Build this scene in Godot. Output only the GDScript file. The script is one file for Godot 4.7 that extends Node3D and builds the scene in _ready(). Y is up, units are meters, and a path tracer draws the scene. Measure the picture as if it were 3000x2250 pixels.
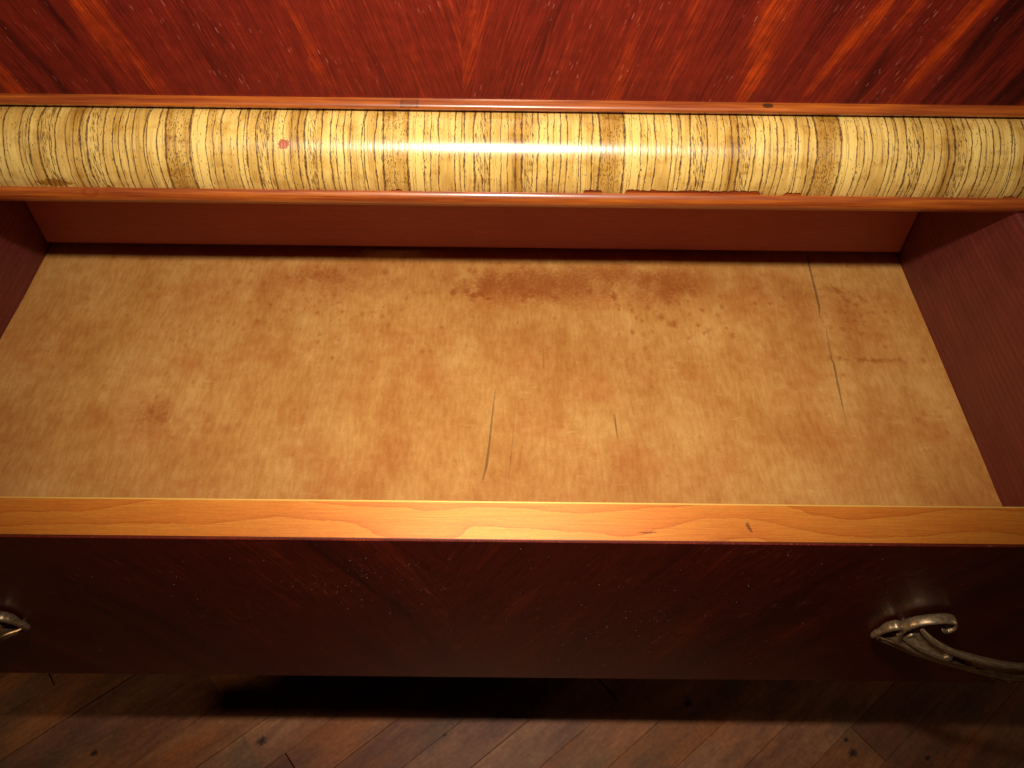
extends Node3D
# An open drawer of an old mahogany chest, seen from above and lit by a camera flash.
# Heights: floor at 0. x to the right, z towards the viewer, the chest's middle at x = 0.

const EYE := 0.5966                 # height of the lens above the floor
const DRAWER_FACE := -0.1817        # z of the outer face of the drawer front
const DRAWER_REAR := -0.5167        # z of the inner face of the drawer back
const DRAWER_TOP := EYE - 0.3237
const DRAWER_LOW := EYE - 0.4816
const DRAWER_BED := EYE - 0.4565    # upper face of the drawer bottom
const INSIDE := 0.3422              # half the inner width of the drawer
const RAIL_Z := -0.4171             # front of the rail above the drawer
const RAIL_Y := EYE - 0.3305
const HALF := 0.40                  # half the width of the chest front

var rng := RandomNumberGenerator.new()
var M := {}


func _ready() -> void:
	rng.seed = 7
	# camera
	var camera := Camera3D.new()
	camera.name = "camera"
	camera.fov = 48.87
	camera.near = 0.02
	camera.far = 30.0
	camera.transform = Transform3D(Basis(Vector3(0.99993, 0.01035, -0.00564), Vector3(-0.01096, 0.64051, -0.76787), Vector3(-0.00434, 0.76788, 0.64058)).orthonormalized(), Vector3(0.0285, EYE, 0.0))
	add_child(camera)
	# a dark room: no sky, no sun
	var air := Environment.new()
	air.background_mode = Environment.BG_COLOR
	air.background_color = Color.BLACK
	air.tonemap_mode = Environment.TONE_MAPPER_LINEAR
	air.tonemap_exposure = 1.0
	air.sdfgi_enabled = true
	air.ssao_enabled = true
	air.ssil_enabled = true
	var around := WorldEnvironment.new()
	around.name = "environment"
	around.environment = air
	add_child(around)
	# the flash above the lens
	var flash := SpotLight3D.new()
	flash.name = "flash"
	flash.light_color = Color(1.0, 0.95, 0.86)
	flash.light_energy = 0.43
	flash.light_size = 0.012
	flash.spot_angle = 47.0
	flash.spot_angle_attenuation = 1.0
	flash.spot_range = 6.0
	flash.spot_attenuation = 2.0
	flash.shadow_enabled = true
	flash.transform = Transform3D(camera.transform.basis, Vector3(0.0185, EYE + 0.0961, -0.1152))
	add_child(flash)
	# a ceiling lamp over to the left
	var ceiling := OmniLight3D.new()
	ceiling.name = "ceiling_lamp"
	ceiling.light_color = Color(1.0, 0.86, 0.64)
	ceiling.light_energy = 0.75
	ceiling.light_size = 0.06
	ceiling.omni_range = 8.0
	ceiling.omni_attenuation = 2.0
	ceiling.shadow_enabled = true
	ceiling.position = Vector3(-2.08, 1.105, -0.06)
	add_child(ceiling)
	# a dim window to the right
	var window := AreaLight3D.new()
	window.name = "window_light"
	window.area_size = Vector2(0.5, 0.6)
	window.light_color = Color(1.0, 0.86, 0.66)
	window.light_energy = 0.42
	window.shadow_enabled = true
	window.position = Vector3(2.3, 1.0, -0.20)
	add_child(window)
	window.look_at(Vector3(0.2, 0.0, -0.25))

	make_materials()
	make_floor()
	make_chest()
	make_drawer()


# ---------------------------------------------------------------- helpers

func part(called: String, st: SurfaceTool, m: Material, parent: Node) -> MeshInstance3D:
	var o := MeshInstance3D.new()
	o.name = called
	o.mesh = st.commit()
	o.material_override = m
	parent.add_child(o, true)
	return o


func begin() -> SurfaceTool:
	var st := SurfaceTool.new()
	st.begin(Mesh.PRIMITIVE_TRIANGLES)
	return st


func tri(st: SurfaceTool, p: Array, n: Array, t: Array) -> void:
	var order := [0, 1, 2]
	if (p[1] - p[0]).cross(p[2] - p[0]).dot(n[0] + n[1] + n[2]) > 0.0:
		order = [0, 2, 1]
	for i in order:
		st.set_normal(n[i])
		st.set_uv(t[i])
		st.add_vertex(p[i])


func quad(st: SurfaceTool, p: Array, n: Array, t: Array) -> void:
	tri(st, [p[0], p[1], p[2]], [n[0], n[1], n[2]], [t[0], t[1], t[2]])
	tri(st, [p[0], p[2], p[3]], [n[0], n[2], n[3]], [t[0], t[2], t[3]])


func flat_uv(p: Vector3, n: Vector3) -> Vector2:
	var a := n.abs()
	if a.y >= a.x and a.y >= a.z:
		return Vector2(p.x, p.z)
	if a.x > a.z:
		return Vector2(p.z, p.y)
	return Vector2(p.x, p.y)


# a board with chamfered edges; its texture is laid on in metres
func board(st: SurfaceTool, lo: Vector3, hi: Vector3, b := 0.0012, turned := false) -> void:
	var c := (lo + hi) / 2.0
	var h := (hi - lo) / 2.0
	var faces := []
	for ax in 3:
		for s in [-1.0, 1.0]:
			var n := Vector3.ZERO
			n[ax] = s
			var u := (ax + 1) % 3
			var v := (ax + 2) % 3
			var pts := []
			for q in [[-1, -1], [1, -1], [1, 1], [-1, 1]]:
				var p := Vector3.ZERO
				p[ax] = s * h[ax]
				p[u] = q[0] * (h[u] - b)
				p[v] = q[1] * (h[v] - b)
				pts.append(p + c)
			faces.append([pts, n])
	for ax in 3:
		var u := (ax + 1) % 3
		var v := (ax + 2) % 3
		for s in [-1.0, 1.0]:
			for t in [-1.0, 1.0]:
				var n := Vector3.ZERO
				n[u] = s
				n[v] = t
				var pts := []
				for q in [[-1, 0], [1, 0], [1, 1], [-1, 1]]:
					var p := Vector3.ZERO
					p[ax] = q[0] * (h[ax] - b)
					p[u] = s * (h[u] - (0.0 if q[1] == 0 else b))
					p[v] = t * (h[v] - (b if q[1] == 0 else 0.0))
					pts.append(p + c)
				faces.append([pts, n.normalized()])
	for f in faces:
		var n: Vector3 = f[1]
		var uvs := []
		for p in f[0]:
			var w := flat_uv(p, n + Vector3(0, 0, 0.01))
			uvs.append(Vector2(w.y, w.x) if turned else w)
		quad(st, f[0], [n, n, n, n], uvs)
	for sx in [-1.0, 1.0]:
		for sy in [-1.0, 1.0]:
			for sz in [-1.0, 1.0]:
				var s := Vector3(sx, sy, sz)
				var n := s.normalized()
				var k := c + s * h
				var p := [k - s * Vector3(0, b, b), k - s * Vector3(b, 0, b), k - s * Vector3(b, b, 0)]
				tri(st, p, [n, n, n], [flat_uv(p[0], n), flat_uv(p[1], n), flat_uv(p[2], n)])


# a moulding: the outline (z, y) with normals, drawn out along x
func moulding(st: SurfaceTool, outline: Array, x0: float, x1: float, steps: int, wave := 0.0) -> void:
	var noise := FastNoiseLite.new()
	noise.seed = 31 + outline.size()
	noise.frequency = 14.0
	var along := 0.0
	for i in outline.size() - 1:
		var a: Array = outline[i]
		var b: Array = outline[i + 1]
		var far := along + Vector2(a[0] - b[0], a[1] - b[1]).length()
		for k in steps:
			var xa := lerpf(x0, x1, float(k) / steps)
			var xb := lerpf(x0, x1, float(k + 1) / steps)
			var wa := noise.get_noise_1d(xa) * wave
			var wb := noise.get_noise_1d(xb) * wave
			var na := Vector3(0, a[3], a[2])
			var nb := Vector3(0, b[3], b[2])
			quad(st, [Vector3(xa, a[1] + wa, a[0] + wa), Vector3(xb, a[1] + wb, a[0] + wb), Vector3(xb, b[1] + wb, b[0] + wb), Vector3(xa, b[1] + wa, b[0] + wa)], [na, na, nb, nb], [Vector2(xa, along), Vector2(xb, along), Vector2(xb, far), Vector2(xa, far)])
		along = far


# an arc of a circle as an outline: centre (z, y), angles from straight ahead, up being positive
func arc(cz: float, cy: float, rz: float, ry: float, a0: float, a1: float, n: int) -> Array:
	var out := []
	for i in n + 1:
		var a := deg_to_rad(lerpf(a0, a1, float(i) / n))
		var nn := Vector2(cos(a) / rz, sin(a) / ry).normalized()
		out.append([cz + rz * cos(a), cy + ry * sin(a), nn.x, nn.y])
	return out


# a bar swept along points (millimetres: x, y, out), with an oval section that may change: [up, out] radii in mm
func sweep(st: SurfaceTool, pts: Array, radii: Array, mirror := false, sides := 14) -> void:
	var curve := Curve3D.new()
	for i in pts.size():
		var p: Vector3 = pts[i]
		var before: Vector3 = pts[maxi(i - 1, 0)]
		var after: Vector3 = pts[mini(i + 1, pts.size() - 1)]
		var d := (after - before) / 6.0
		curve.add_point(p, -d, d)
	var n := (pts.size() - 1) * 7
	var rings := []
	for i in n + 1:
		var at := float(i) / n * (pts.size() - 1)
		var k := mini(int(at), pts.size() - 2)
		var c := curve.sample(k, at - k)
		var t := (curve.sample(k, minf(at - k + 0.05, 1.0)) - curve.sample(k, maxf(at - k - 0.05, 0.0))).normalized()
		var f := at / (pts.size() - 1) * (radii.size() - 1)
		var j := mini(int(f), radii.size() - 2)
		var r: Vector2 = (radii[j] as Vector2).lerp(radii[j + 1], f - j)
		var out := Vector3(0, 0, 1)
		var side := out.cross(t).normalized()
		out = t.cross(side).normalized()
		var ring := []
		for s in sides + 1:
			var a := TAU * s / sides
			var nn := (side * (cos(a) / r.x) + out * (sin(a) / r.y)).normalized()
			ring.append([c + side * (cos(a) * r.x) + out * (sin(a) * r.y), nn])
		rings.append([ring, c, t])
	var fix := Vector3(-1 if mirror else 1, 1, 1)
	var mm := fix * 0.001
	for i in n:
		for s in sides:
			var a: Array = rings[i][0][s]
			var b: Array = rings[i][0][s + 1]
			var c: Array = rings[i + 1][0][s + 1]
			var d: Array = rings[i + 1][0][s]
			quad(st, [a[0] * mm, b[0] * mm, c[0] * mm, d[0] * mm], [a[1] * fix, b[1] * fix, c[1] * fix, d[1] * fix], [Vector2(i * 0.05, s * 0.1), Vector2(i * 0.05, s * 0.1 + 0.1), Vector2(i * 0.05 + 0.05, s * 0.1 + 0.1), Vector2(i * 0.05 + 0.05, s * 0.1)])
	for e in [0, n]:
		var nn: Vector3 = rings[e][2] * (-1.0 if e == 0 else 1.0)
		for s in sides:
			tri(st, [rings[e][1] * mm, rings[e][0][s][0] * mm, rings[e][0][s + 1][0] * mm], [nn * fix, rings[e][0][s][1] * fix, rings[e][0][s + 1][1] * fix], [Vector2.ZERO, Vector2(0.1, 0), Vector2(0, 0.1)])


func knob(st: SurfaceTool, at: Vector3, r: Vector3, mirror := false) -> void:
	var fix := Vector3(-1 if mirror else 1, 1, 1)
	for i in 10:
		for j in 16:
			var p := []
			var n := []
			var t := []
			for q in [[0, 0], [1, 0], [1, 1], [0, 1]]:
				var a: float = PI * (i + q[0]) / 10.0
				var b: float = TAU * (j + q[1]) / 16.0
				var d := Vector3(sin(a) * cos(b), cos(a), sin(a) * sin(b))
				p.append((at + d * r) * fix * 0.001)
				n.append((d / r).normalized() * fix)
				t.append(Vector2(a, b) * 0.1)
			quad(st, p, n, t)


# ---------------------------------------------------------------- textures

func noise_of(s: int, f: float, octaves := 3, kind := FastNoiseLite.TYPE_SIMPLEX_SMOOTH) -> FastNoiseLite:
	var n := FastNoiseLite.new()
	n.seed = s
	n.noise_type = kind
	n.frequency = f
	n.fractal_octaves = octaves
	return n


func picture(w: int, h: int, rgb: PackedByteArray) -> ImageTexture:
	return ImageTexture.create_from_image(Image.create_from_data(w, h, false, Image.FORMAT_RGB8, rgb))


func put(rgb: PackedByteArray, i: int, c: Color) -> void:
	rgb[i * 3] = clampi(int(c.r * 255.0), 0, 255)
	rgb[i * 3 + 1] = clampi(int(c.g * 255.0), 0, 255)
	rgb[i * 3 + 2] = clampi(int(c.b * 255.0), 0, 255)


# short strokes along the v axis of a field of amounts
func strokes(f: PackedFloat32Array, w: int, h: int, count: int, short: float, long: float, amount: float, lean := 0.0, x0 := 0.0, x1 := 1.0, thick := 1) -> void:
	for k in count:
		var x := rng.randf_range(x0, x1) * w
		var y := rng.randf() * h
		var n := int(rng.randf_range(short, long))
		var a := amount * rng.randf_range(0.4, 1.0)
		var l := lean * rng.randf_range(0.3, 1.7)
		for i in n:
			var px := int(x + l * i)
			var py := int(y) + i
			for t in thick:
				if px + t >= 0 and px + t < w and py < h:
					f[py * w + px + t] = maxf(f[py * w + px + t], a * (1.0 if i > 0 and i < n - 1 else 0.6))


# mahogany veneer: u across the grain, v along it
func mahogany(s: int, w: int, h: int, dusty := false) -> ImageTexture:
	var bands := noise_of(s, 1.0, 4)
	var fibre := noise_of(s + 1, 1.0, 3)
	var mottle := noise_of(s + 2, 1.0, 3)
	var pores := PackedFloat32Array()
	pores.resize(w * h)
	strokes(pores, w, h, w * h / 420, 8, 34, 1.0)
	var bloom := PackedFloat32Array()
	bloom.resize(w * h)
	strokes(bloom, w, h, w * h / 700, 4, 12, 1.0, 0.0, 0.0, 1.0, 2)
	# specks of dust and a few rubbed places
	var dust := PackedFloat32Array()
	dust.resize(w * h)
	if dusty:
		for k in 420:
			var i := rng.randi_range(0, w - 3) + w * rng.randi_range(0, h - 3)
			dust[i] = rng.randf_range(0.1, 0.8)
			dust[i + (1 if k % 2 else w)] = dust[i] * 0.6
		for g in [[0.23, 0.62], [0.27, 0.45], [0.42, 0.55], [0.5, 0.4], [0.36, 0.30]]:
			for k in 130:
				var px := clampi(int((g[0] + rng.randfn() * 0.025) * w), 0, w - 9)
				var py := clampi(int((g[1] + rng.randfn() * 0.05) * h), 0, h - 3)
				for t in rng.randi_range(1, 7):
					dust[py * w + px + t] = maxf(dust[py * w + px + t], rng.randf_range(0.05, 0.28))
	var rgb := PackedByteArray()
	rgb.resize(w * h * 3)
	var dark := Color(0.22, 0.05, 0.045)
	var red := Color(0.415, 0.112, 0.075)
	var orange := Color(0.64, 0.22, 0.06)
	for y in h:
		var v := float(y) / h
		for x in w:
			var u := float(x) / w
			var warp := 0.012 * mottle.get_noise_2d(u * 4.0, v * 1.6)
			var b := bands.get_noise_2d((u + warp) * 12.0, v * 0.7) * (0.8 if dusty else lerpf(0.7, 1.5, smoothstep(0.25, 0.6, u)))
			var f := fibre.get_noise_2d(u * 380.0, v * 5.0)
			var m := mottle.get_noise_2d(u * 26.0 + 9.0, v * 22.0)
			var k := b + 0.18 * f
			var c := red.lerp(orange, smoothstep(0.10, 0.85, k + 0.08 * m)) if k > 0.0 else red.lerp(dark, smoothstep(0.05, 0.9, -k))
			c = c * (1.0 + 0.26 * f + 0.07 * m)
			var i := y * w + x
			c = c.lerp(Color(0.85, 0.36, 0.14), 0.30 * pores[i])
			c = c.lerp(Color(0.74, 0.50, 0.45), 0.6 * bloom[i] * smoothstep(-0.2, 0.35, mottle.get_noise_2d(u * 5.0, v * 5.0 + 40.0)))
			if dusty and dust[i] > 0.0:
				c = c.lerp(Color(0.72, 0.66, 0.62), dust[i])
			put(rgb, i, c)
	return picture(w, h, rgb)


# zebra-striped veneer: one leaf, cut through the same flitch every time
func zebra(s: int, w: int, h: int, wear: int) -> ImageTexture:
	var at := [0.028, 0.066, 0.097, 0.135, 0.210, 0.238, 0.252, 0.298, 0.348, 0.372, 0.423, 0.453, 0.489, 0.521, 0.569, 0.594, 0.638, 0.663, 0.696, 0.727, 0.782, 0.798, 0.845, 0.878, 0.925, 0.989]
	var wide := [0.5, 1.2, 1.1, 1.4, 1.4, 0.9, 1.9, 2.0, 1.0, 1.8, 1.1, 1.0, 2.0, 2.2, 0.7, 1.5, 1.6, 1.1, 1.5, 1.4, 1.2, 1.2, 1.5, 2.4, 0.6, 2.4]
	var wob := noise_of(40, 1.0, 4)
	var own := noise_of(s, 1.0, 3)
	var tone := noise_of(s + 5, 1.0, 3)
	var line := PackedFloat32Array()
	line.resize(w * h)
	for y in h:
		var v := float(y) / h
		for i in at.size():
			var cx: float = (at[i] + 0.010 * wob.get_noise_2d(i * 7.3, v * 1.2) + 0.0014 * own.get_noise_2d(i * 5.1, v * 8.0) + 0.0012 * wob.get_noise_2d(i * 3.3 + 50.0, v * 22.0)) * w
			var r: float = wide[i] * w / 520.0 * (1.0 + 0.8 * wob.get_noise_2d(i * 9.0, v * 6.0 + 30.0))
			for x in range(int(cx - r * 2.2) - 1, int(cx + r * 2.2) + 2):
				if x >= 0 and x < w:
					var d := absf(x - cx) / maxf(r, 0.4)
					var a := clampf(1.45 - d, 0.0, 1.0) * (0.72 + 0.5 * own.get_noise_2d(x * 0.11, y * 0.05))
					line[y * w + x] = maxf(line[y * w + x], a)
	strokes(line, w, h, 480, 5, 13, 0.95, 0.12, 0.0, 1.0, 2)
	strokes(line, w, h, 60, 60, 260, 0.5, 0.03, 0.0, 1.0, 2)
	strokes(line, w, h, 260, 5, 12, 0.95, -0.2, 0.885, 0.98, 2)
	strokes(line, w, h, 90, 14, 40, 0.9, 0.1, 0.30, 0.36, 2)
	strokes(line, w, h, 90, 12, 34, 0.9, 0.15, 0.53, 0.57, 2)
	var rgb := PackedByteArray()
	rgb.resize(w * h * 3)
	var pale := Color(0.95, 0.81, 0.48)
	var brown := Color(0.66, 0.46, 0.17)
	var ink := Color(0.21, 0.115, 0.065)
	for y in h:
		var v := float(y) / h
		for x in w:
			var u := float(x) / w
			var shade := 0.22 + 0.45 * tone.get_noise_2d(u * 9.0, v * 0.9) + 0.25 * tone.get_noise_2d(u * 60.0, v * 2.0)
			shade += 0.27 * smoothstep(0.872, 0.884, u) * (1.0 - smoothstep(0.985, 0.992, u))
			shade += 0.30 * smoothstep(0.42, 0.46, u) * (1.0 - smoothstep(0.50, 0.53, u))
			shade -= 0.5 * (1.0 - smoothstep(0.05, 0.08, u))
			var spot := tone.get_noise_2d(u * 4.0 + 20.0, v * 5.0)
			shade += 0.2 * smoothstep(0.1, 0.6, spot)
			if wear == 2:
				shade += 1.2 * smoothstep(0.05, 0.02, absf(v - 0.86 + 0.03 * tone.get_noise_1d(u * 50.0)) - 0.02 + absf(u - 0.32) * 0.6)
			var c := pale.lerp(brown, clampf(shade, 0.0, 1.0))
			c = c.lerp(ink, clampf(line[y * w + x], 0.0, 1.0) * 0.9)
			c = c * (1.0 + 0.05 * own.get_noise_2d(x * 0.9, y * 0.06))
			if wear == 1:
				var d := Vector2((u - 0.424) * 0.1222, (v - 0.43) * 0.060).length() * (1.0 + 0.45 * own.get_noise_2d(u * 90.0, v * 45.0))
				if d < 0.0030:
					c = Color(0.66, 0.27, 0.05).lerp(Color(0.74, 0.36, 0.09), absf(own.get_noise_2d(x * 0.2, y * 0.2)))
				elif d < 0.0034:
					c = c.lerp(Color(0.95, 0.86, 0.66), 0.6)
			put(rgb, y * w + x, c)
	return picture(w, h, rgb)


# the drawer bottom: plywood with foxing, stains and splits; u along x, v from back to front
func bed_texture(w: int, h: int) -> Array:
	var cloud := noise_of(3, 1.0, 5)
	var fine := noise_of(4, 1.0, 4)
	var wx := 2.0 * (INSIDE + 0.004)
	var dz := 0.345
	var spots := PackedFloat32Array()
	spots.resize(w * h)
	# [x, z, spread x, spread z, how many, least and greatest radius (mm), strength]
	var groups := [[0.035, -0.473, 0.045, 0.006, 34, 1.8, 3.8, 0.95], [0.03, -0.486, 0.05, 0.010, 26, 1.4, 4.0, 0.6], [0.04, -0.481, 0.055, 0.008, 26, 9.0, 20.0, 0.30], [0.15, -0.480, 0.03, 0.015, 14, 8.0, 18.0, 0.25], [-0.13, -0.487, 0.04, 0.010, 16, 8.0, 18.0, 0.22], [0.28, -0.46, 0.04, 0.03, 16, 8.0, 18.0, 0.16], [-0.20, -0.35, 0.03, 0.01, 8, 8.0, 16.0, 0.20], [0.085, -0.489, 0.034, 0.013, 18, 5.0, 12.0, 0.5], [0.03, -0.481, 0.05, 0.009, 16, 5.0, 10.0, 0.35], [0.15, -0.483, 0.03, 0.016, 26, 1.5, 7.0, 0.6], [0.16, -0.45, 0.05, 0.03, 46, 1.2, 3.2, 0.7], [0.29, -0.465, 0.025, 0.03, 60, 1.2, 3.0, 0.55], [0.29, -0.4075, 0.03, 0.0015, 34, 0.8, 2.6, 0.6], [0.10, -0.407, 0.03, 0.0015, 14, 0.7, 1.6, 0.3], [-0.13, -0.489, 0.04, 0.012, 50, 1.2, 3.5, 0.4], [-0.13, -0.45, 0.07, 0.03, 70, 0.6, 2.2, 0.5], [-0.03, -0.455, 0.06, 0.04, 40, 0.6, 2.4, 0.4], [-0.21, -0.352, 0.016, 0.010, 24, 1.0, 4.0, 0.33], [-0.17, -0.345, 0.02, 0.008, 14, 1.0, 4.0, 0.28], [-0.26, -0.44, 0.06, 0.04, 40, 0.6, 2.2, 0.35], [0.0, -0.40, 0.32, 0.09, 200, 0.8, 2.0, 0.4], [0.05, -0.33, 0.3, 0.05, 60, 0.5, 1.2, 0.28], [0.32, -0.34, 0.012, 0.02, 10, 1.0, 3.0, 0.35], [0.0, -0.51, 0.33, 0.006, 90, 0.8, 3.0, 0.35]]
	for g in groups:
		for k in g[4]:
			var sx: float = g[0] + rng.randfn() * g[2] * 0.6
			var sz: float = g[1] + rng.randfn() * g[3] * 0.6
			var r: float = rng.randf_range(g[5], g[6]) * 0.001
			var a: float = g[7] * rng.randf_range(0.45, 1.0)
			var cx := int((sx + wx / 2.0) / wx * w)
			var cy := int((sz - DRAWER_REAR + 0.02) / dz * h)
			var rx := int(r / wx * w * 1.4) + 1
			var ry := int(r / dz * h * 1.4) + 1
			for y in range(maxi(cy - ry, 0), mini(cy + ry + 1, h)):
				for x in range(maxi(cx - rx, 0), mini(cx + rx + 1, w)):
					var d := Vector2((x - cx) * wx / w, (y - cy) * dz / h * 0.75).length() / r + 0.45 * fine.get_noise_2d(x * 0.13, y * 0.13)
					var b := a * (1.0 - smoothstep(0.0, 1.3, d))
					var i := y * w + x
					spots[i] = 1.0 - (1.0 - spots[i]) * (1.0 - b)
	# streaks that run with the grain, pale scuffs across it
	var streak := PackedFloat32Array()
	streak.resize(w * h)
	strokes(streak, w, h, 420, 20, 90, 0.5, 0.1)
	var scuff := PackedFloat32Array()
	scuff.resize(w * h)
	for k in 130:
		var x0 := rng.randf() * w
		var y0 := (0.35 + 0.65 * rng.randf()) * h
		var n := rng.randi_range(6, 36)
		var bend := rng.randf_range(-0.25, 0.25)
		var a := rng.randf_range(0.2, 0.75)
		for i in n:
			for t in 3:
				var px := int(x0) + i
				var py := int(y0 + bend * i + 2.0 * fine.get_noise_1d(i * 0.15 + k * 9.0)) + t
				if px >= 0 and px < w and py >= 0 and py < h:
					scuff[py * w + px] = a * sin(PI * (i + 0.5) / n)
	# the splits: [points x, z, half width in mm]
	var crack := PackedFloat32Array()
	crack.resize(w * h)
	for c in [[[0.2694, -0.520, 0.9], [0.2668, -0.4749, 1.1], [0.2660, -0.4620, 0.9], [0.2642, -0.4526, 0.3], [0.2655, -0.4450, 0.15]], [[0.2663, -0.4409, 0.25], [0.2628, -0.4077, 0.4], [0.2632, -0.4031, 0.7], [0.2615, -0.385, 0.75], [0.2604, -0.3705, 0.5], [0.2595, -0.360, 0.2], [0.2583, -0.3464, 0.15]], [[0.0196, -0.3763, 0.15], [0.0179, -0.3545, 0.5], [0.0164, -0.3301, 0.6], [0.0152, -0.3150, 0.95], [0.0145, -0.3088, 0.8], [0.0128, -0.3000, 0.2]], [[0.1013, -0.3548, 0.3], [0.1016, -0.345, 0.6], [0.1019, -0.3348, 0.25]], [[0.0538, -0.4152, 0.15], [0.0534, -0.3958, 0.2]], [[0.034, -0.37, 0.12], [0.031, -0.32, 0.2], [0.029, -0.30, 0.1]]]:
		for j in c.size() - 1:
			for k in 160:
				var t := k / 160.0
				var px: float = (lerpf(c[j][0], c[j + 1][0], t) + wx / 2.0) / wx * w + 0.8 * fine.get_noise_1d(k * 0.4 + j * 31.0)
				var py: float = (lerpf(c[j][1], c[j + 1][1], t) - DRAWER_REAR + 0.02) / dz * h
				var r: float = lerpf(c[j][2], c[j + 1][2], t) * 0.00075 / wx * w
				for x in range(int(px - r - 1.0), int(px + r + 2.0)):
					if x >= 0 and x < w and py >= 0 and int(py) < h:
						crack[int(py) * w + x] = maxf(crack[int(py) * w + x], clampf(r + 0.35 - absf(x + 0.5 - px), 0.0, 1.0))
	var rgb := PackedByteArray()
	rgb.resize(w * h * 3)
	var relief := PackedByteArray()
	relief.resize(w * h * 3)
	var pale := Color(0.87, 0.66, 0.385)
	var amber := Color(0.73, 0.465, 0.20)
	var rust := Color(0.60, 0.28, 0.09)
	for y in h:
		var v := float(y) / h
		for x in w:
			var u := float(x) / w
			var i := y * w + x
			var a := 0.48 + 0.34 * cloud.get_noise_2d(u * 6.5, v * 3.6) + 0.34 * cloud.get_noise_2d(u * 26.0 + 7.0, v * 4.0) + 0.20 * cloud.get_noise_2d(u * 48.0 + 3.0, v * 26.0) + 0.30 * fine.get_noise_2d(u * 190.0, v * 22.0) + 0.22 * fine.get_noise_2d(u * 300.0, v * 200.0)
			var c := pale.lerp(amber, clampf(a, 0.0, 1.0))
			c = c.lerp(Color(0.72, 0.36, 0.14), 0.26 * smoothstep(0.0, 0.8, cloud.get_noise_2d(u * 9.0 + 60.0, v * 7.0) + 0.4 * fine.get_noise_2d(u * 60.0, v * 40.0)))
			c = c.lerp(amber * 0.85, streak[i] * 0.5)
			c = c.lerp(rust, spots[i] * 0.76)
			c = c.lerp(Color(0.97, 0.86, 0.62), scuff[i] * 0.3)
			c = c.lerp(Color(0.30, 0.21, 0.13), crack[i] * 0.5)
			put(rgb, i, c)
			var high := 0.6 + 0.12 * fine.get_noise_2d(u * 220.0, v * 40.0) - 0.55 * crack[i] + 0.25 * scuff[i]
			put(relief, i, Color(high, high, high))
	return [picture(w, h, rgb), picture(w, h, relief)]


# cedar with flame grain, u along the board
func cedar(s: int, w: int, h: int, long: float) -> ImageTexture:
	var bend := noise_of(s, 1.0, 3)
	var fine := noise_of(s + 1, 1.0, 4)
	var rgb := PackedByteArray()
	rgb.resize(w * h * 3)
	for y in h:
		var v := float(y) / h
		for x in w:
			var u := float(x) / w * long
			var q := v * 1.5 + 1.5 * bend.get_noise_2d(u * 4.0, v * 0.25) + 0.20 * bend.get_noise_2d(u * 19.0, v * 0.6) + 0.05 * fine.get_noise_2d(u * 40.0, v * 4.0)
			var ring := q - floorf(q)
			var late := pow(ring, 14.0)
			var f := fine.get_noise_2d(u * 22.0, v * 30.0)
			var c := Color(0.87, 0.54, 0.20).lerp(Color(0.80, 0.42, 0.125), clampf(0.15 + ring * 0.5 + 0.5 * f, 0.0, 1.0))
			c = c.lerp(Color(0.58, 0.23, 0.05), late * 0.28)
			c = c * (1.0 + 0.07 * fine.get_noise_2d(u * 300.0, v * 60.0) + 0.08 * fine.get_noise_2d(u * 60.0, v * 90.0))
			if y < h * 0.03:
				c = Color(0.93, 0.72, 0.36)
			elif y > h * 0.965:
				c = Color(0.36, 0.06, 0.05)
			# a nick and a dash in the wood
			if Vector2((u - 0.515 - 0.0012 * sin(v * 9.0)) / 0.0008, (v - 0.60) / 0.13).length() < 1.0:
				c = c.lerp(Color(0.45, 0.22, 0.10), 0.7)
			if Vector2((u - 0.470 + (v - 0.75) * 0.02) / 0.0040, (v - 0.76) / 0.02).length() < 1.0:
				c = c.lerp(Color(0.42, 0.18, 0.08), 0.6)
			put(rgb, y * w + x, c)
	return picture(w, h, rgb)


# red-stained wood, u along the grain
func stained(s: int, w: int, h: int, ribs: float, tone := 1.0, brown := 0.0) -> ImageTexture:
	var a := noise_of(s, 1.0, 4)
	var rgb := PackedByteArray()
	rgb.resize(w * h * 3)
	for y in h:
		var v := float(y) / h
		for x in w:
			var u := float(x) / w
			var k := 0.5 + 0.5 * a.get_noise_2d(u * 3.0, v * 60.0) + 0.4 * a.get_noise_2d(u * 5.0 + 8.0, v * 7.0)
			var c := Color(0.44, 0.185, 0.165).lerp(Color(0.35, 0.125, 0.11), clampf(k, 0.0, 1.0))
			c = c.lerp(Color(0.40, 0.215, 0.17), brown) * tone * (1.0 + ribs * sin(v * 420.0 + 3.0 * a.get_noise_2d(u * 4.0, v * 4.0)) + 0.10 * a.get_noise_2d(u * 40.0, v * 260.0))
			put(rgb, y * w + x, c)
	return picture(w, h, rgb)


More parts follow.
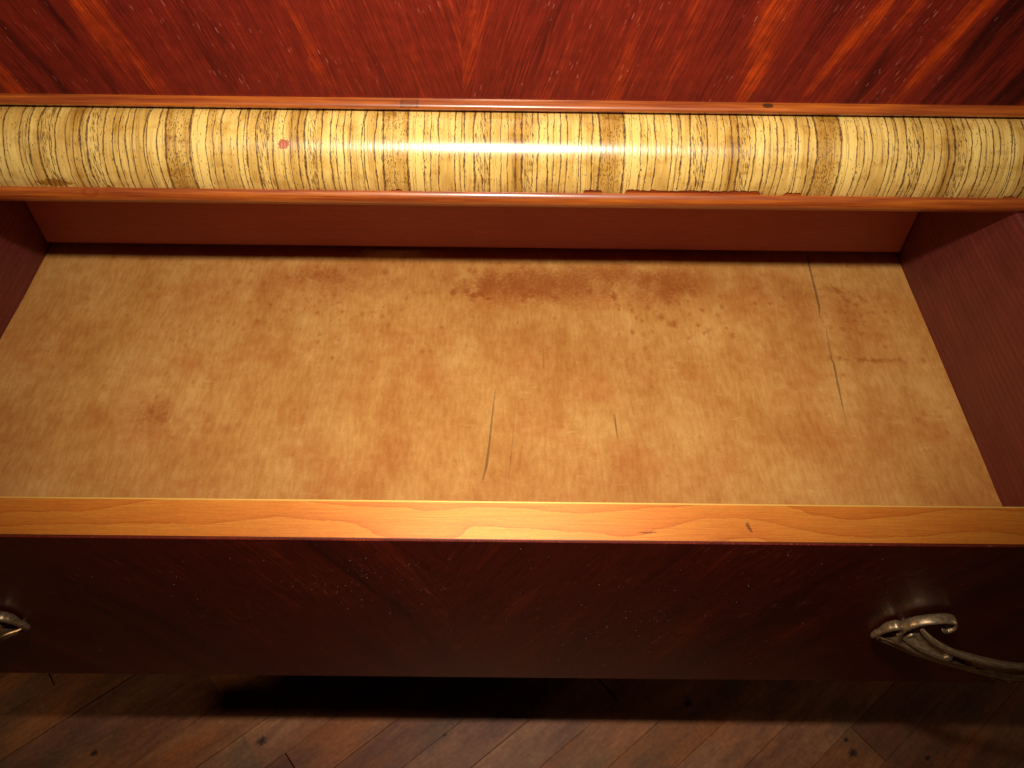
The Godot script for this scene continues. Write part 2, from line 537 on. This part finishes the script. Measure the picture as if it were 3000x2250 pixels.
# varnished moulding wood, u along the grain
func streaky(s: int, w: int, h: int) -> ImageTexture:
	var a := noise_of(s, 1.0, 4)
	var rgb := PackedByteArray()
	rgb.resize(w * h * 3)
	for y in h:
		var v := float(y) / h
		for x in w:
			var u := float(x) / w
			var k := 0.5 + 0.75 * a.get_noise_2d(u * 6.0, v * 9.0) + 0.4 * a.get_noise_2d(u * 22.0, v * 40.0)
			var c := Color(0.74, 0.40, 0.12).lerp(Color(0.49, 0.20, 0.08), clampf(k, 0.0, 1.0))
			var knot := Vector2((u - 0.715) / 0.005, (v - 0.70) / 0.07)
			c = c.lerp(Color(0.45, 0.14, 0.05), 0.35 * clampf(1.3 - absf(knot.length() - 1.0) * 2.5, 0.0, 1.0) * (1.0 if knot.length() < 2.0 else 0.0))
			# a filled nail hole and a knock on the upper bead
			if absf(u - 0.960 + 0.002 * v) < 0.0065 and v > 0.05 and v < 0.22:
				c = c.lerp(Color(0.28, 0.11, 0.05), 0.25 + (0.3 if absf(u - 0.960 + 0.002 * v) > 0.0052 else 0.0))
			if Vector2((u - 0.2256) / 0.004, (v - 0.10) / 0.05).length() < 1.0 + 0.4 * a.get_noise_2d(u * 400.0, v * 30.0):
				c = c.lerp(Color(0.16, 0.10, 0.07), 0.7)
			put(rgb, y * w + x, c)
	return picture(w, h, rgb)


# old floor boards: u along the boards, v across; one sheet for them all, so that scratches run on
func boards_texture(w: int, h: int) -> ImageTexture:
	var a := noise_of(71, 1.0, 4)
	var b := noise_of(72, 1.0, 4)
	var mark := PackedFloat32Array()
	mark.resize(w * h)
	for k in 150:
		var x0 := rng.randf() * w
		var y0 := rng.randf() * h
		var dir := Vector2.from_angle(rng.randf() * TAU if k % 3 else rng.randf_range(-0.1, 0.1))
		var n := rng.randi_range(20, 240)
		var bend := rng.randf_range(-0.002, 0.002)
		var g := rng.randf_range(0.15, 0.7) * (1.0 if k % 4 else -1.0)
		var p := Vector2(x0, y0)
		for i in n:
			dir = dir.rotated(bend)
			p += dir
			var px := posmod(int(p.x), w)
			var py := posmod(int(p.y), h)
			mark[py * w + px] = g * (0.5 + b.get_noise_2d(i * 0.1, k * 20.0))
			mark[py * w + (px + 1) % w] = g * 0.5
	for k in 44:
		var p := Vector2(rng.randf() * w, rng.randf() * h)
		var r := rng.randf_range(2.0, 9.0)
		for y in range(int(-r * 1.5), int(r * 1.5)):
			for x in range(int(-r * 1.5), int(r * 1.5)):
				var d := Vector2(x, y * 1.3).length() / r + 0.6 * b.get_noise_2d(x * 0.2 + k * 40.0, y * 0.2)
				if d < 1.0:
					var i := posmod(int(p.y) + y, h) * w + posmod(int(p.x) + x, w)
					mark[i] = minf(mark[i], -(1.0 - d) * 1.3)
	var rgb := PackedByteArray()
	rgb.resize(w * h * 3)
	for y in h:
		var v := float(y) / h
		for x in w:
			var u := float(x) / w
			var k := 0.5 + 0.8 * a.get_noise_2d(u * 5.0, v * 16.0) + 0.35 * a.get_noise_2d(u * 14.0, v * 90.0) + 0.25 * b.get_noise_2d(u * 50.0, v * 60.0)
			var c := Color(0.68, 0.46, 0.32).lerp(Color(0.50, 0.31, 0.24), clampf(k, 0.0, 1.0))
			c = c.lerp(Color(0.46, 0.36, 0.27), 0.6 * smoothstep(0.05, 0.5, b.get_noise_2d(u * 6.0, v * 7.0)))
			c = c.lerp(Color(0.74, 0.44, 0.22), 0.55 * smoothstep(0.1, 0.5, b.get_noise_2d(u * 5.0 + 30.0, v * 12.0)))
			c = c * (1.0 + 0.12 * a.get_noise_2d(u * 30.0, v * 300.0) + 0.12 * b.get_noise_2d(u * 160.0, v * 150.0))
			var m: float = mark[y * w + x]
			c = c.lerp(Color(0.72, 0.55, 0.36), clampf(m, 0.0, 1.0) * 0.7) if m > 0.0 else c.lerp(Color(0.08, 0.06, 0.05), clampf(-m, 0.0, 1.0) * 0.8)
			put(rgb, y * w + x, c)
	return picture(w, h, rgb)


# lacquer that has sunk a little into the grain
func ripple_texture(w: int, h: int) -> ImageTexture:
	var a := noise_of(85, 1.0, 3)
	var rgb := PackedByteArray()
	rgb.resize(w * h * 3)
	for y in h:
		for x in w:
			var k := 0.5 + 0.5 * a.get_noise_2d(x * 0.11, y * 0.02)
			put(rgb, y * w + x, Color(k, k, k))
	return picture(w, h, rgb)


func bronze_texture() -> ImageTexture:
	var a := noise_of(81, 1.0, 4)
	var n := 256
	var rgb := PackedByteArray()
	rgb.resize(n * n * 3)
	for y in n:
		for x in n:
			var k := 0.5 + 0.8 * a.get_noise_2d(x * 0.03, y * 0.03) + 0.3 * a.get_noise_2d(x * 0.3, y * 0.3)
			put(rgb, y * n + x, Color(0.84, 0.68, 0.56).lerp(Color(0.54, 0.48, 0.38), clampf(k, 0.0, 1.0)))
	return picture(n, n, rgb)


func mat(tex: Texture2D, rough: float, size := Vector2.ONE, coat := 0.0, coat_rough := 0.1) -> StandardMaterial3D:
	var m := StandardMaterial3D.new()
	m.albedo_texture = tex
	m.roughness = rough
	m.uv1_scale = Vector3(1.0 / size.x, 1.0 / size.y, 1.0)
	if coat > 0.0:
		m.clearcoat_enabled = true
		m.clearcoat = coat
		m.clearcoat_roughness = coat_rough
	return m


func make_materials() -> void:
	var bed := bed_texture(1500, 760)
	M.bed = mat(bed[0], 0.62)
	M.bed.heightmap_enabled = true
	M.bed.heightmap_texture = bed[1]
	M.bed.heightmap_scale = 0.05
	M.cedar = mat(cedar(11, 1700, 72, 0.76), 0.40, Vector2(0.76, 0.0177))
	M.cedar.uv1_offset = Vector3(0.5, 0, 0)
	M.cedar.metallic_specular = 0.5
	M.cedar.metallic = 0.25
	M.side = mat(stained(21, 400, 900, 0.06), 0.55, Vector2(0.30, 0.32))
	M.back = mat(stained(25, 900, 300, 0.0, 1.6, 0.6), 0.55, Vector2(0.70, 0.16))
	M.trim = mat(streaky(31, 1200, 96), 0.40, Vector2(0.80, 0.034), 0.8, 0.22)
	M.substrate = mat(streaky(35, 800, 64), 0.55, Vector2(0.80, 0.04))
	M.substrate.albedo_color = Color(1.0, 0.88, 0.80)
	M.leaf = [mat(mahogany(41, 1400, 560), 0.34, Vector2(0.42, 0.22), 0.6, 0.16), mat(mahogany(47, 1400, 560), 0.34, Vector2(0.42, 0.22), 0.6, 0.16)]
	M.front = []
	for k in 2:
		M.front.append(mat(mahogany(61 + k, 1200, 480, true), 0.44, Vector2(0.42, 0.22), 0.9, 0.30))
		M.front[k].metallic_specular = 0.35
	M.zebra = []
	var ripple := ripple_texture(600, 120)
	for k in 3:
		var z := mat(zebra(51 + k, 820, 440, k), 0.31, Vector2.ONE, 0.5, 0.17)
		z.metallic_specular = 0.8
		z.anisotropy_enabled = true
		z.anisotropy = 0.45
		z.heightmap_enabled = true
		z.heightmap_texture = ripple
		z.heightmap_scale = 0.012
		M.zebra.append(z)
	M.floor = []
	var tex := boards_texture(1300, 1200)
	for c in [Color(0.95, 0.95, 0.95), Color(0.84, 0.80, 0.84), Color(0.95, 0.88, 0.78), Color(0.80, 0.73, 0.72), Color(0.9, 0.85, 0.78)]:
		var m := mat(tex, 0.48, Vector2(0.65, 0.60))
		m.albedo_color = c
		M.floor.append(m)
	M.dirt = StandardMaterial3D.new()
	M.dirt.albedo_color = Color(0.10, 0.08, 0.07)
	M.dirt.roughness = 0.95
	M.carcass = mat(stained(28, 300, 300, 0.0), 0.7, Vector2(0.5, 0.5))
	M.carcass.albedo_color = Color(0.75, 0.7, 0.7)
	M.dust = StandardMaterial3D.new()
	M.dust.albedo_color = Color(0.62, 0.56, 0.52)
	M.dust.roughness = 0.9
	M.bronze = mat(bronze_texture(), 0.36)
	M.bronze.metallic = 0.6


# ---------------------------------------------------------------- the floor

func make_floor() -> void:
	var root := Node3D.new()
	root.name = "floor"
	root.set_meta("kind", "structure")
	root.set_meta("label", "worn diagonal strip floor of dark brown boards under the chest")
	add_child(root)
	var st := begin()
	board(st, Vector3(-1.1, -0.04, -1.3), Vector3(1.1, -0.012, 0.9), 0.001)
	part("subfloor", st, M.dirt, root)
	var turn := deg_to_rad(39.0)
	var along := Vector3(cos(turn), 0, -sin(turn))
	var across := Vector3(sin(turn), 0, cos(turn))
	var wide := 0.0284
	for row in range(-44, 40):
		var v0 := -0.0101 + row * wide
		var u := -1.4 - rng.randf() * 1.1
		while u < 1.5:
			var long := rng.randf_range(0.6, 1.3)
			var c := along * (u + long / 2.0) + across * (v0 + wide / 2.0)
			var kind := rng.randi_range(0, 4)
			var drop := rng.randf_range(0.0, 0.0006)
			if absf(c.x) < 1.25 and c.z > -1.3 and c.z < 0.95:
				var s := begin()
				plank(s, along, across, u + 0.0003, u + long - 0.0003, v0 + 0.00004, v0 + wide - 0.00004, -drop)
				part("floor_board", s, M.floor[kind], root)
			u += long


func plank(st: SurfaceTool, along: Vector3, across: Vector3, u0: float, u1: float, v0: float, v1: float, top: float) -> void:
	var b := 0.00025
	var at := func(u: float, v: float, y: float) -> Vector3: return along * u + across * v + Vector3(0, y, 0)
	var rim := [[u0, v0], [u1, v0], [u1, v1], [u0, v1]]
	var inner := [[u0 + b, v0 + b], [u1 - b, v0 + b], [u1 - b, v1 - b], [u0 + b, v1 - b]]
	var up := Vector3.UP
	var p := []
	var t := []
	for q in inner:
		p.append(at.call(q[0], q[1], top))
		t.append(Vector2(q[0], q[1]))
	quad(st, p, [up, up, up, up], t)
	var sides := [-across, along, across, -along]
	for i in 4:
		var j := (i + 1) % 4
		var n: Vector3 = (sides[i] + up).normalized()
		var uv := [Vector2(rim[i][0], rim[i][1]), Vector2(rim[j][0], rim[j][1]), t[j], t[i]]
		quad(st, [at.call(rim[i][0], rim[i][1], top - b), at.call(rim[j][0], rim[j][1], top - b), p[j], p[i]], [n, n, n, n], uv)
		n = sides[i]
		quad(st, [at.call(rim[i][0], rim[i][1], top - 0.0115), at.call(rim[j][0], rim[j][1], top - 0.0115), at.call(rim[j][0], rim[j][1], top - b), at.call(rim[i][0], rim[i][1], top - b)], [n, n, n, n], uv)


# ---------------------------------------------------------------- the chest

# a leaf of veneer on a vertical face: the grain leans towards the middle seam
func veneer_leaf(x0: float, x1: float, y0: float, y1: float, z: float, lean: float, off: float) -> SurfaceTool:
	var st := begin()
	var nx := 24
	var ny := 10
	var n := Vector3(0, 0, 1)
	var uv := func(x: float, y: float) -> Vector2:
		var k := lean + 0.9 * maxf(0.0, absf(x) - 0.14)
		return Vector2(absf(x) - k * (y - y0) + off, (y - y0) * 1.05 + 0.12 * absf(x))
	for i in nx:
		for j in ny:
			var p := []
			var t := []
			for q in [[0, 0], [1, 0], [1, 1], [0, 1]]:
				var x := lerpf(x0, x1, float(i + q[0]) / nx)
				var y := lerpf(y0, y1, float(j + q[1]) / ny)
				p.append(Vector3(x, y, z))
				t.append(uv.call(x, y))
			quad(st, p, [n, n, n, n], t)
	# its thin edge
	for e in [[Vector3(x0, y1, z), Vector3(x1, y1, z), Vector3.UP], [Vector3(x0, y0, z), Vector3(x1, y0, z), Vector3.DOWN]]:
		var d := Vector3(0, 0, -0.0008)
		quad(st, [e[0], e[1], e[1] + d, e[0] + d], [e[2], e[2], e[2], e[2]], [uv.call(x0, e[0].y), uv.call(x1, e[0].y), uv.call(x1, e[0].y), uv.call(x0, e[0].y)])
	return st


func make_chest() -> void:
	var chest := Node3D.new()
	chest.name = "chest_of_drawers"
	chest.set_meta("label", "red mahogany chest with a zebra striped rounded rail above the pulled-out drawer")
	chest.set_meta("category", "chest")
	add_child(chest)
	var panel_z := RAIL_Z - 0.0346
	var top := EYE - 0.085
	# carcass
	for s in [-1.0, 1.0]:
		var st := begin()
		board(st, Vector3(minf(s * HALF, s * (HALF - 0.018)), 0.002, -0.80), Vector3(maxf(s * HALF, s * (HALF - 0.018)), top, panel_z - 0.001), 0.002, true)
		part("side_panel", st, M.carcass, chest)
		st = begin()
		board(st, Vector3(minf(s * 0.358, s * 0.381), DRAWER_BED - 0.02, -0.78), Vector3(maxf(s * 0.358, s * 0.381), DRAWER_BED - 0.008, panel_z - 0.001), 0.001)
		part("drawer_runner", st, M.carcass, chest)
	var b := begin()
	board(b, Vector3(-HALF + 0.0185, 0.03, -0.799), Vector3(HALF - 0.0185, top - 0.001, -0.79), 0.001)
	part("back_panel", b, M.carcass, chest)
	b = begin()
	board(b, Vector3(-HALF - 0.012, top + 0.0005, -0.81), Vector3(HALF + 0.012, top + 0.022, panel_z + 0.03), 0.004)
	part("top_board", b, M.trim, chest)
	b = begin()
	board(b, Vector3(-HALF + 0.0185, 0.012, panel_z - 0.02), Vector3(HALF - 0.0185, DRAWER_LOW - 0.006, panel_z - 0.001), 0.002)
	part("base_rail", b, M.carcass, chest)
	# upper front: a core with two leaves of veneer meeting in the middle
	var low := RAIL_Y + 0.0501
	b = begin()
	board(b, Vector3(-HALF + 0.0185, low, panel_z - 0.02), Vector3(HALF - 0.0185, top - 0.0005, panel_z - 0.0008), 0.0004)
	var core := part("upper_front", b, M.carcass, chest)
	for s in [-1.0, 1.0]:
		var leaf := part("veneer_leaf", veneer_leaf(0.0, s * HALF, low, top - 0.001, panel_z, 0.31, 0.03), M.leaf[0 if s < 0.0 else 1], core)
		leaf.set_meta("label", "left leaf of red veneer, grain running down to the middle seam" if s < 0.0 else "right leaf of red veneer with wide orange bands")
	# rail: core, upper bead, zebra veneered roll, lower bead
	b = begin()
	board(b, Vector3(-HALF + 0.0185, RAIL_Y + 0.0015, panel_z - 0.04), Vector3(HALF - 0.0185, low - 0.0005, RAIL_Z - 0.0420), 0.0008)
	var rail := part("rail", b, M.carcass, chest)
	b = begin()
	moulding(b, arc(panel_z - 0.001, RAIL_Y + 0.0498, 0.0063, 0.0033, 92, -92, 14), -HALF, HALF, 60, 0.0001)
	part("upper_bead", b, M.trim, rail)
	b = begin()
	var lower := [[RAIL_Z - 0.024, RAIL_Y + 0.0097, 0.0, 1.0], [RAIL_Z - 0.0048, RAIL_Y + 0.0097, 0.0, 1.0]]
	lower.append_array(arc(RAIL_Z - 0.0048, RAIL_Y + 0.0045, 0.0048, 0.0052, 88, -30, 12))
	lower.append([RAIL_Z - 0.0012, RAIL_Y, 0.0, -1.0])
	lower.append([RAIL_Z - 0.030, RAIL_Y, 0.0, -1.0])
	moulding(b, lower, -HALF, HALF, 60, 0.0001)
	part("lower_bead", b, M.trim, rail)
	var cz := RAIL_Z - 0.0326
	var cy := RAIL_Y + 0.0152
	var r := 0.0300
	b = begin()
	moulding(b, arc(cz, cy, r - 0.0009, r - 0.0009, 96, -22, 24), -HALF, HALF, 40)
	part("roll_core", b, M.substrate, rail)
	var chip := noise_of(91, 1.0, 3)
	var wide := 0.1286
	for k in range(-4, 4):
		var x0 := maxf(-0.0319 + k * wide, -HALF)
		var x1 := minf(-0.0319 + (k + 1) * wide, HALF)
		if x1 - x0 < 0.005:
			continue
		var st := begin()
		var nx := 110
		var na := 26
		var end := func(x: float) -> float:
			# degrees of the roll that the veneer covers at its lower edge
			var a := -17.0
			var rough := absf(chip.get_noise_1d(x * 420.0)) * 9.0 + chip.get_noise_1d(x * 150.0) * 5.0
			for c in [[0.0722, 0.085, 10.0], [0.0978, 0.1818, 13.0], [0.1945, 0.2067, 9.0], [0.2969, 0.3, 5.0], [0.3286, 0.3377, 6.0], [-0.2177, -0.2135, 5.0], [-0.0451, -0.0367, 6.0], [-0.1056, -0.1035, 4.0]]:
				if x > c[0] and x < c[1]:
					var e := smoothstep(0.0, 0.0016, minf(x - c[0], c[1] - x))
					a = -11.5 + e * maxf(c[2] * 0.46 - rough * 0.45 + 1.4, 0.8)
			return a
		for i in nx:
			for j in na:
				var p := []
				var n := []
				var t := []
				for q in [[0, 0], [1, 0], [1, 1], [0, 1]]:
					var x := lerpf(x0 + 0.00006, x1 - 0.00006, float(i + q[0]) / nx)
					var f := float(j + q[1]) / na
					var a := deg_to_rad(lerpf(94.0, end.call(x), f))
					var nn := Vector3(0, sin(a), cos(a))
					p.append(Vector3(x, cy, cz) + nn * r)
					n.append(nn)
					t.append(Vector2((x + 0.0319 - k * wide) / wide, (deg_to_rad(94.0) - a) * r / 0.0600))
				quad(st, p, n, t)
				if j == na - 1:
					var c2 := Vector3(0, cy, cz)
					var d := []
					for w in [p[3], p[2]]:
						d.append(w + (Vector3(w.x, cy, cz) - w).normalized() * 0.0008)
					var dn := Vector3(0, -1, 0.1)
					quad(st, [p[3], p[2], d[1], d[0]], [dn, dn, dn, dn], [t[3], t[2], t[2], t[3]])
		var piece := part("zebra_veneer_leaf", st, M.zebra[1 if k == -1 else 2 if k == -2 else 0], rail)
		if k == -1:
			piece.set_meta("label", "striped veneer leaf with a small round orange chip")
		elif k == 1:
			piece.set_meta("label", "striped veneer leaf with its lower edge chipped away")


# ---------------------------------------------------------------- the drawer

func make_drawer() -> void:
	var drawer := Node3D.new()
	drawer.name = "drawer"
	drawer.position = Vector3(0, DRAWER_LOW, DRAWER_FACE)
	drawer.set_meta("label", "open empty drawer with stained bottom, pulled out below the zebra striped rail")
	drawer.set_meta("category", "drawer")
	add_child(drawer)
	var origin := drawer.position
	var inner := DRAWER_FACE - 0.02
	var wide := 0.378
	var st := begin()
	board(st, Vector3(-wide, DRAWER_LOW, inner) - origin, Vector3(wide, DRAWER_TOP - 0.0032, DRAWER_FACE - 0.0009) - origin, 0.0006)
	var front := part("front_board", st, M.cedar, drawer)
	front.set_meta("label", "drawer front of orange flame-grained wood, seen along its top edge")
	st = begin()
	var high := DRAWER_TOP - DRAWER_LOW
	var slope := Vector2(0.0038, 0.0172).normalized()
	moulding(st, [[-0.0181, high + 0.0030, slope.x, slope.y], [-0.0009, high - 0.0008, slope.x, slope.y]], -wide, wide, 90, 0.0)
	moulding(st, [[-0.0200, high - 0.0031, -1.0, 0.1], [-0.0181, high + 0.0030, -1.0, 0.1]], -wide, wide, 30)
	moulding(st, [[-0.0009, high - 0.0008, 1.0, 0.0], [-0.0009, high - 0.0031, 1.0, 0.0]], -wide, wide, 30)
	part("top_edge", st, M.cedar, front)
	for s in [-1.0, 1.0]:
		var leaf := part("veneer_leaf", veneer_leaf(0.0, s * wide, 0.0003, DRAWER_TOP - DRAWER_LOW - 0.0009, 0.0, 0.42, 0.07), M.front[0 if s < 0.0 else 1], front)
		leaf.set_meta("label", "dark left veneer leaf of the drawer front" if s < 0.0 else "dark right veneer leaf of the drawer front")
	# grains of dust that cling to the varnish
	st = begin()
	for k in 330:
		var x := rng.randfn() * 0.13 + 0.02
		var y := rng.randf_range(0.02, high - 0.004)
		var rad := 0.00008 + 0.00014 * pow(rng.randf(), 3.0)
		if k % 3 == 0:
			x = [-0.055, -0.03, 0.10, 0.075][k / 3 % 4] + rng.randfn() * 0.012
			y = [0.112, 0.135, 0.082, 0.062][k / 3 % 4] + rng.randfn() * 0.006
		var c := Vector3(x, clampf(y, 0.01, high - 0.003), 0.00005)
		for q in [[1, 1, 1], [-1, 1, 1], [-1, -1, 1], [1, -1, 1]]:
			var p := [c + Vector3(q[0] * rad, 0, 0), c + Vector3(0, q[1] * rad, 0), c + Vector3(0, 0, rad)]
			var n := Vector3(q[0], q[1], 1).normalized()
			tri(st, p, [n, n, n], [Vector2.ZERO, Vector2.ZERO, Vector2.ZERO])
	part("dust", st, M.dust, front).set_meta("kind", "stuff")
	for s in [-1.0, 1.0]:
		st = begin()
		var a := Vector3(minf(s * INSIDE, s * (INSIDE + 0.012)), DRAWER_LOW + 0.006, DRAWER_REAR - 0.012)
		var b := Vector3(maxf(s * INSIDE, s * (INSIDE + 0.012)), EYE - 0.3312, inner - 0.0002)
		board(st, a - origin, b - origin, 0.0012, false)
		part("side_panel", st, M.side, drawer)
	st = begin()
	board(st, Vector3(-INSIDE + 0.0004, DRAWER_BED + 0.0062, DRAWER_REAR - 0.012) - origin, Vector3(INSIDE - 0.0004, EYE - 0.3400, DRAWER_REAR) - origin, 0.0012)
	part("back_panel", st, M.back, drawer)
	# bottom: let into the sides, running under the back
	st = begin()
	var w := INSIDE - 0.0002
	var z0 := DRAWER_REAR - 0.016
	var z1 := inner - 0.0002
	var warp := noise_of(95, 2.2, 2)
	for i in 36:
		for j in 18:
			var p := []
			var n := []
			var t := []
			for q in [[0, 0], [1, 0], [1, 1], [0, 1]]:
				var x := lerpf(-w, w, (i + q[0]) / 36.0)
				var z := lerpf(z0, z1, (j + q[1]) / 18.0)
				var f := func(fx: float, fz: float) -> float: return 0.0012 * warp.get_noise_2d(fx * 4.0, fz * 4.0)
				var y: float = f.call(x, z)
				p.append(Vector3(x, DRAWER_BED + y, z) - origin)
				n.append(Vector3(-(f.call(x + 0.004, z) - y) / 0.004, 1.0, -(f.call(x, z + 0.004) - y) / 0.004).normalized())
				t.append(Vector2((x + INSIDE + 0.004) / (2.0 * INSIDE + 0.008), (z - DRAWER_REAR + 0.02) / 0.345))
			quad(st, p, n, t)
	part("bottom_panel", st, M.bed, drawer)
	st = begin()
	board(st, Vector3(-w, DRAWER_BED - 0.008, z0) - origin, Vector3(w, DRAWER_BED - 0.003, z1) - origin, 0.0005)
	part("bottom_underside", st, M.carcass, drawer)
	# pulls
	var first := make_pull(drawer)
	first.position = Vector3(-0.285, EYE - 0.4116, DRAWER_FACE) - origin
	first.set_meta("label", "dark bronze scroll pull at the left edge")
	var second: Node3D = first.duplicate()
	second.name = "pull_handle_001"
	drawer.add_child(second, true)
	second.position = Vector3(0.2865, EYE - 0.4116, DRAWER_FACE) - origin
	second.set_meta("label", "dark bronze scroll pull near the right edge")


func make_pull(drawer: Node3D) -> Node3D:
	var pull := Node3D.new()
	pull.name = "pull_handle"
	drawer.add_child(pull, true)
	var bar := begin()
	sweep(bar, [Vector3(-60, 8, 3), Vector3(-53, 6.5, 6), Vector3(-46, 5.5, 10), Vector3(-39, 4.0, 13), Vector3(-30, 4.0, 15.8), Vector3(-20, 4.4, 18.6), Vector3(-8, 4.8, 20.8), Vector3(8, 4.8, 20.8), Vector3(20, 4.4, 18.6), Vector3(30, 4.0, 15.8), Vector3(39, 4.0, 13), Vector3(46, 5.5, 10), Vector3(53, 6.5, 6), Vector3(60, 8, 3)], [Vector2(4, 2), Vector2(5.5, 2.2), Vector2(5.2, 2.0), Vector2(5.0, 1.8), Vector2(5.2, 2.0), Vector2(5.5, 2.2), Vector2(4, 2)])
	part("grip_bar", bar, M.bronze, pull)
	for mirror in [false, true]:
		var st := begin()
		sweep(st, [Vector3(-54, 18, 7), Vector3(-49.7, 15.7, 11), Vector3(-42, 13.6, 15.5), Vector3(-34, 12.6, 18.5), Vector3(-23, 13.0, 22), Vector3(-10, 13.6, 24), Vector3(0.5, 13.6, 24.3)], [Vector2(1.0, 1.4), Vector2(1.6, 1.7), Vector2(1.6, 1.7), Vector2(1.7, 1.7)], mirror)
		sweep(st, [Vector3(-66.6, -4.2, 2), Vector3(-57, -7.5, 3.8), Vector3(-46, -9.5, 7.5), Vector3(-33, -7.5, 13), Vector3(-20, -4.5, 18.5), Vector3(-8, -3.2, 22), Vector3(0.5, -3.0, 22.6)], [Vector2(1.2, 1.6), Vector2(2.0, 2.2), Vector2(2.4, 2.2), Vector2(2.2, 2.0), Vector2(2.0, 2.0)], mirror)
		sweep(st, [Vector3(-66.9, 0.9, 2), Vector3(-60.3, 1.2, 4.5), Vector3(-50, -1.0, 9.5), Vector3(-38, -1.5, 14.5), Vector3(-24, 0.5, 19)], [Vector2(1.4, 1.6), Vector2(2.6, 2.4), Vector2(2.2, 2.2), Vector2(0.8, 0.8)], mirror)
		sweep(st, [Vector3(-64, 6.0, 2), Vector3(-57, 6.0, 6.0), Vector3(-49, 4.6, 11.5), Vector3(-40, 3.4, 15.5), Vector3(-30, 3, 18.5)], [Vector2(1.4, 1.6), Vector2(2.4, 2.4), Vector2(1.8, 1.8), Vector2(0.7, 0.7)], mirror)
		part("ridge", st, M.bronze, pull)
		st = begin()
		sweep(st, [Vector3(-70.0, -1.0, 2.4), Vector3(-69.6, 3.5, 3.0), Vector3(-68.4, 6.5, 3.6)], [Vector2(1.3, 1.6), Vector2(1.7, 2.0), Vector2(1.4, 1.6)], mirror)
		sweep(st, [Vector3(-68.6, 5.5, 3.0), Vector3(-68.0, 10.0, 3.4), Vector3(-66.4, 13.4, 3.8), Vector3(-63.8, 15.2, 4.0), Vector3(-61.0, 14.2, 4.2), Vector3(-60.0, 10.6, 4.6), Vector3(-61.8, 8.0, 4.6)], [Vector2(1.0, 2.0), Vector2(1.3, 2.6), Vector2(1.3, 2.8), Vector2(1.2, 2.6), Vector2(0.9, 2.0)], mirror)
		sweep(st, [Vector3(-59.0, 3, 5.0), Vector3(-60.4, 10.5, 4.4), Vector3(-59.6, 17.0, 4.6), Vector3(-56.2, 21.6, 4.8), Vector3(-50.4, 24.4, 5.0), Vector3(-44.0, 25.4, 5.0), Vector3(-39.4, 24.0, 5.2), Vector3(-38.4, 20.0, 5.8), Vector3(-40.6, 17.0, 6.4), Vector3(-43.6, 17.4, 6.6)], [Vector2(2.0, 2.8), Vector2(1.3, 3.0), Vector2(1.0, 2.7), Vector2(0.9, 2.8), Vector2(0.9, 2.8), Vector2(0.8, 2.2)], mirror)
		part("scroll", st, M.bronze, pull)
		st = begin()
		knob(st, Vector3(-40.5, 8.2, 17.4), Vector3(2.6, 2.4, 2.2), mirror)
		part("stud", st, M.bronze, pull)
		st = begin()
		sweep(st, [Vector3(-14, -6.0, 20), Vector3(-10, -8.6, 21), Vector3(-5, -9.0, 21.5), Vector3(-3.2, -6.4, 21.5), Vector3(-6, -5.0, 22)], [Vector2(1.0, 1.2), Vector2(1.7, 2.0), Vector2(1.2, 1.4)], mirror)
		part("bead_scroll", st, M.bronze, pull)
		st = begin()
		sweep(st, [Vector3(-57, 9, -1), Vector3(-56.5, 9, 3), Vector3(-55, 9, 7)], [Vector2(3, 3), Vector2(3, 3)], mirror)
		part("mounting_post", st, M.bronze, pull)
	return pull
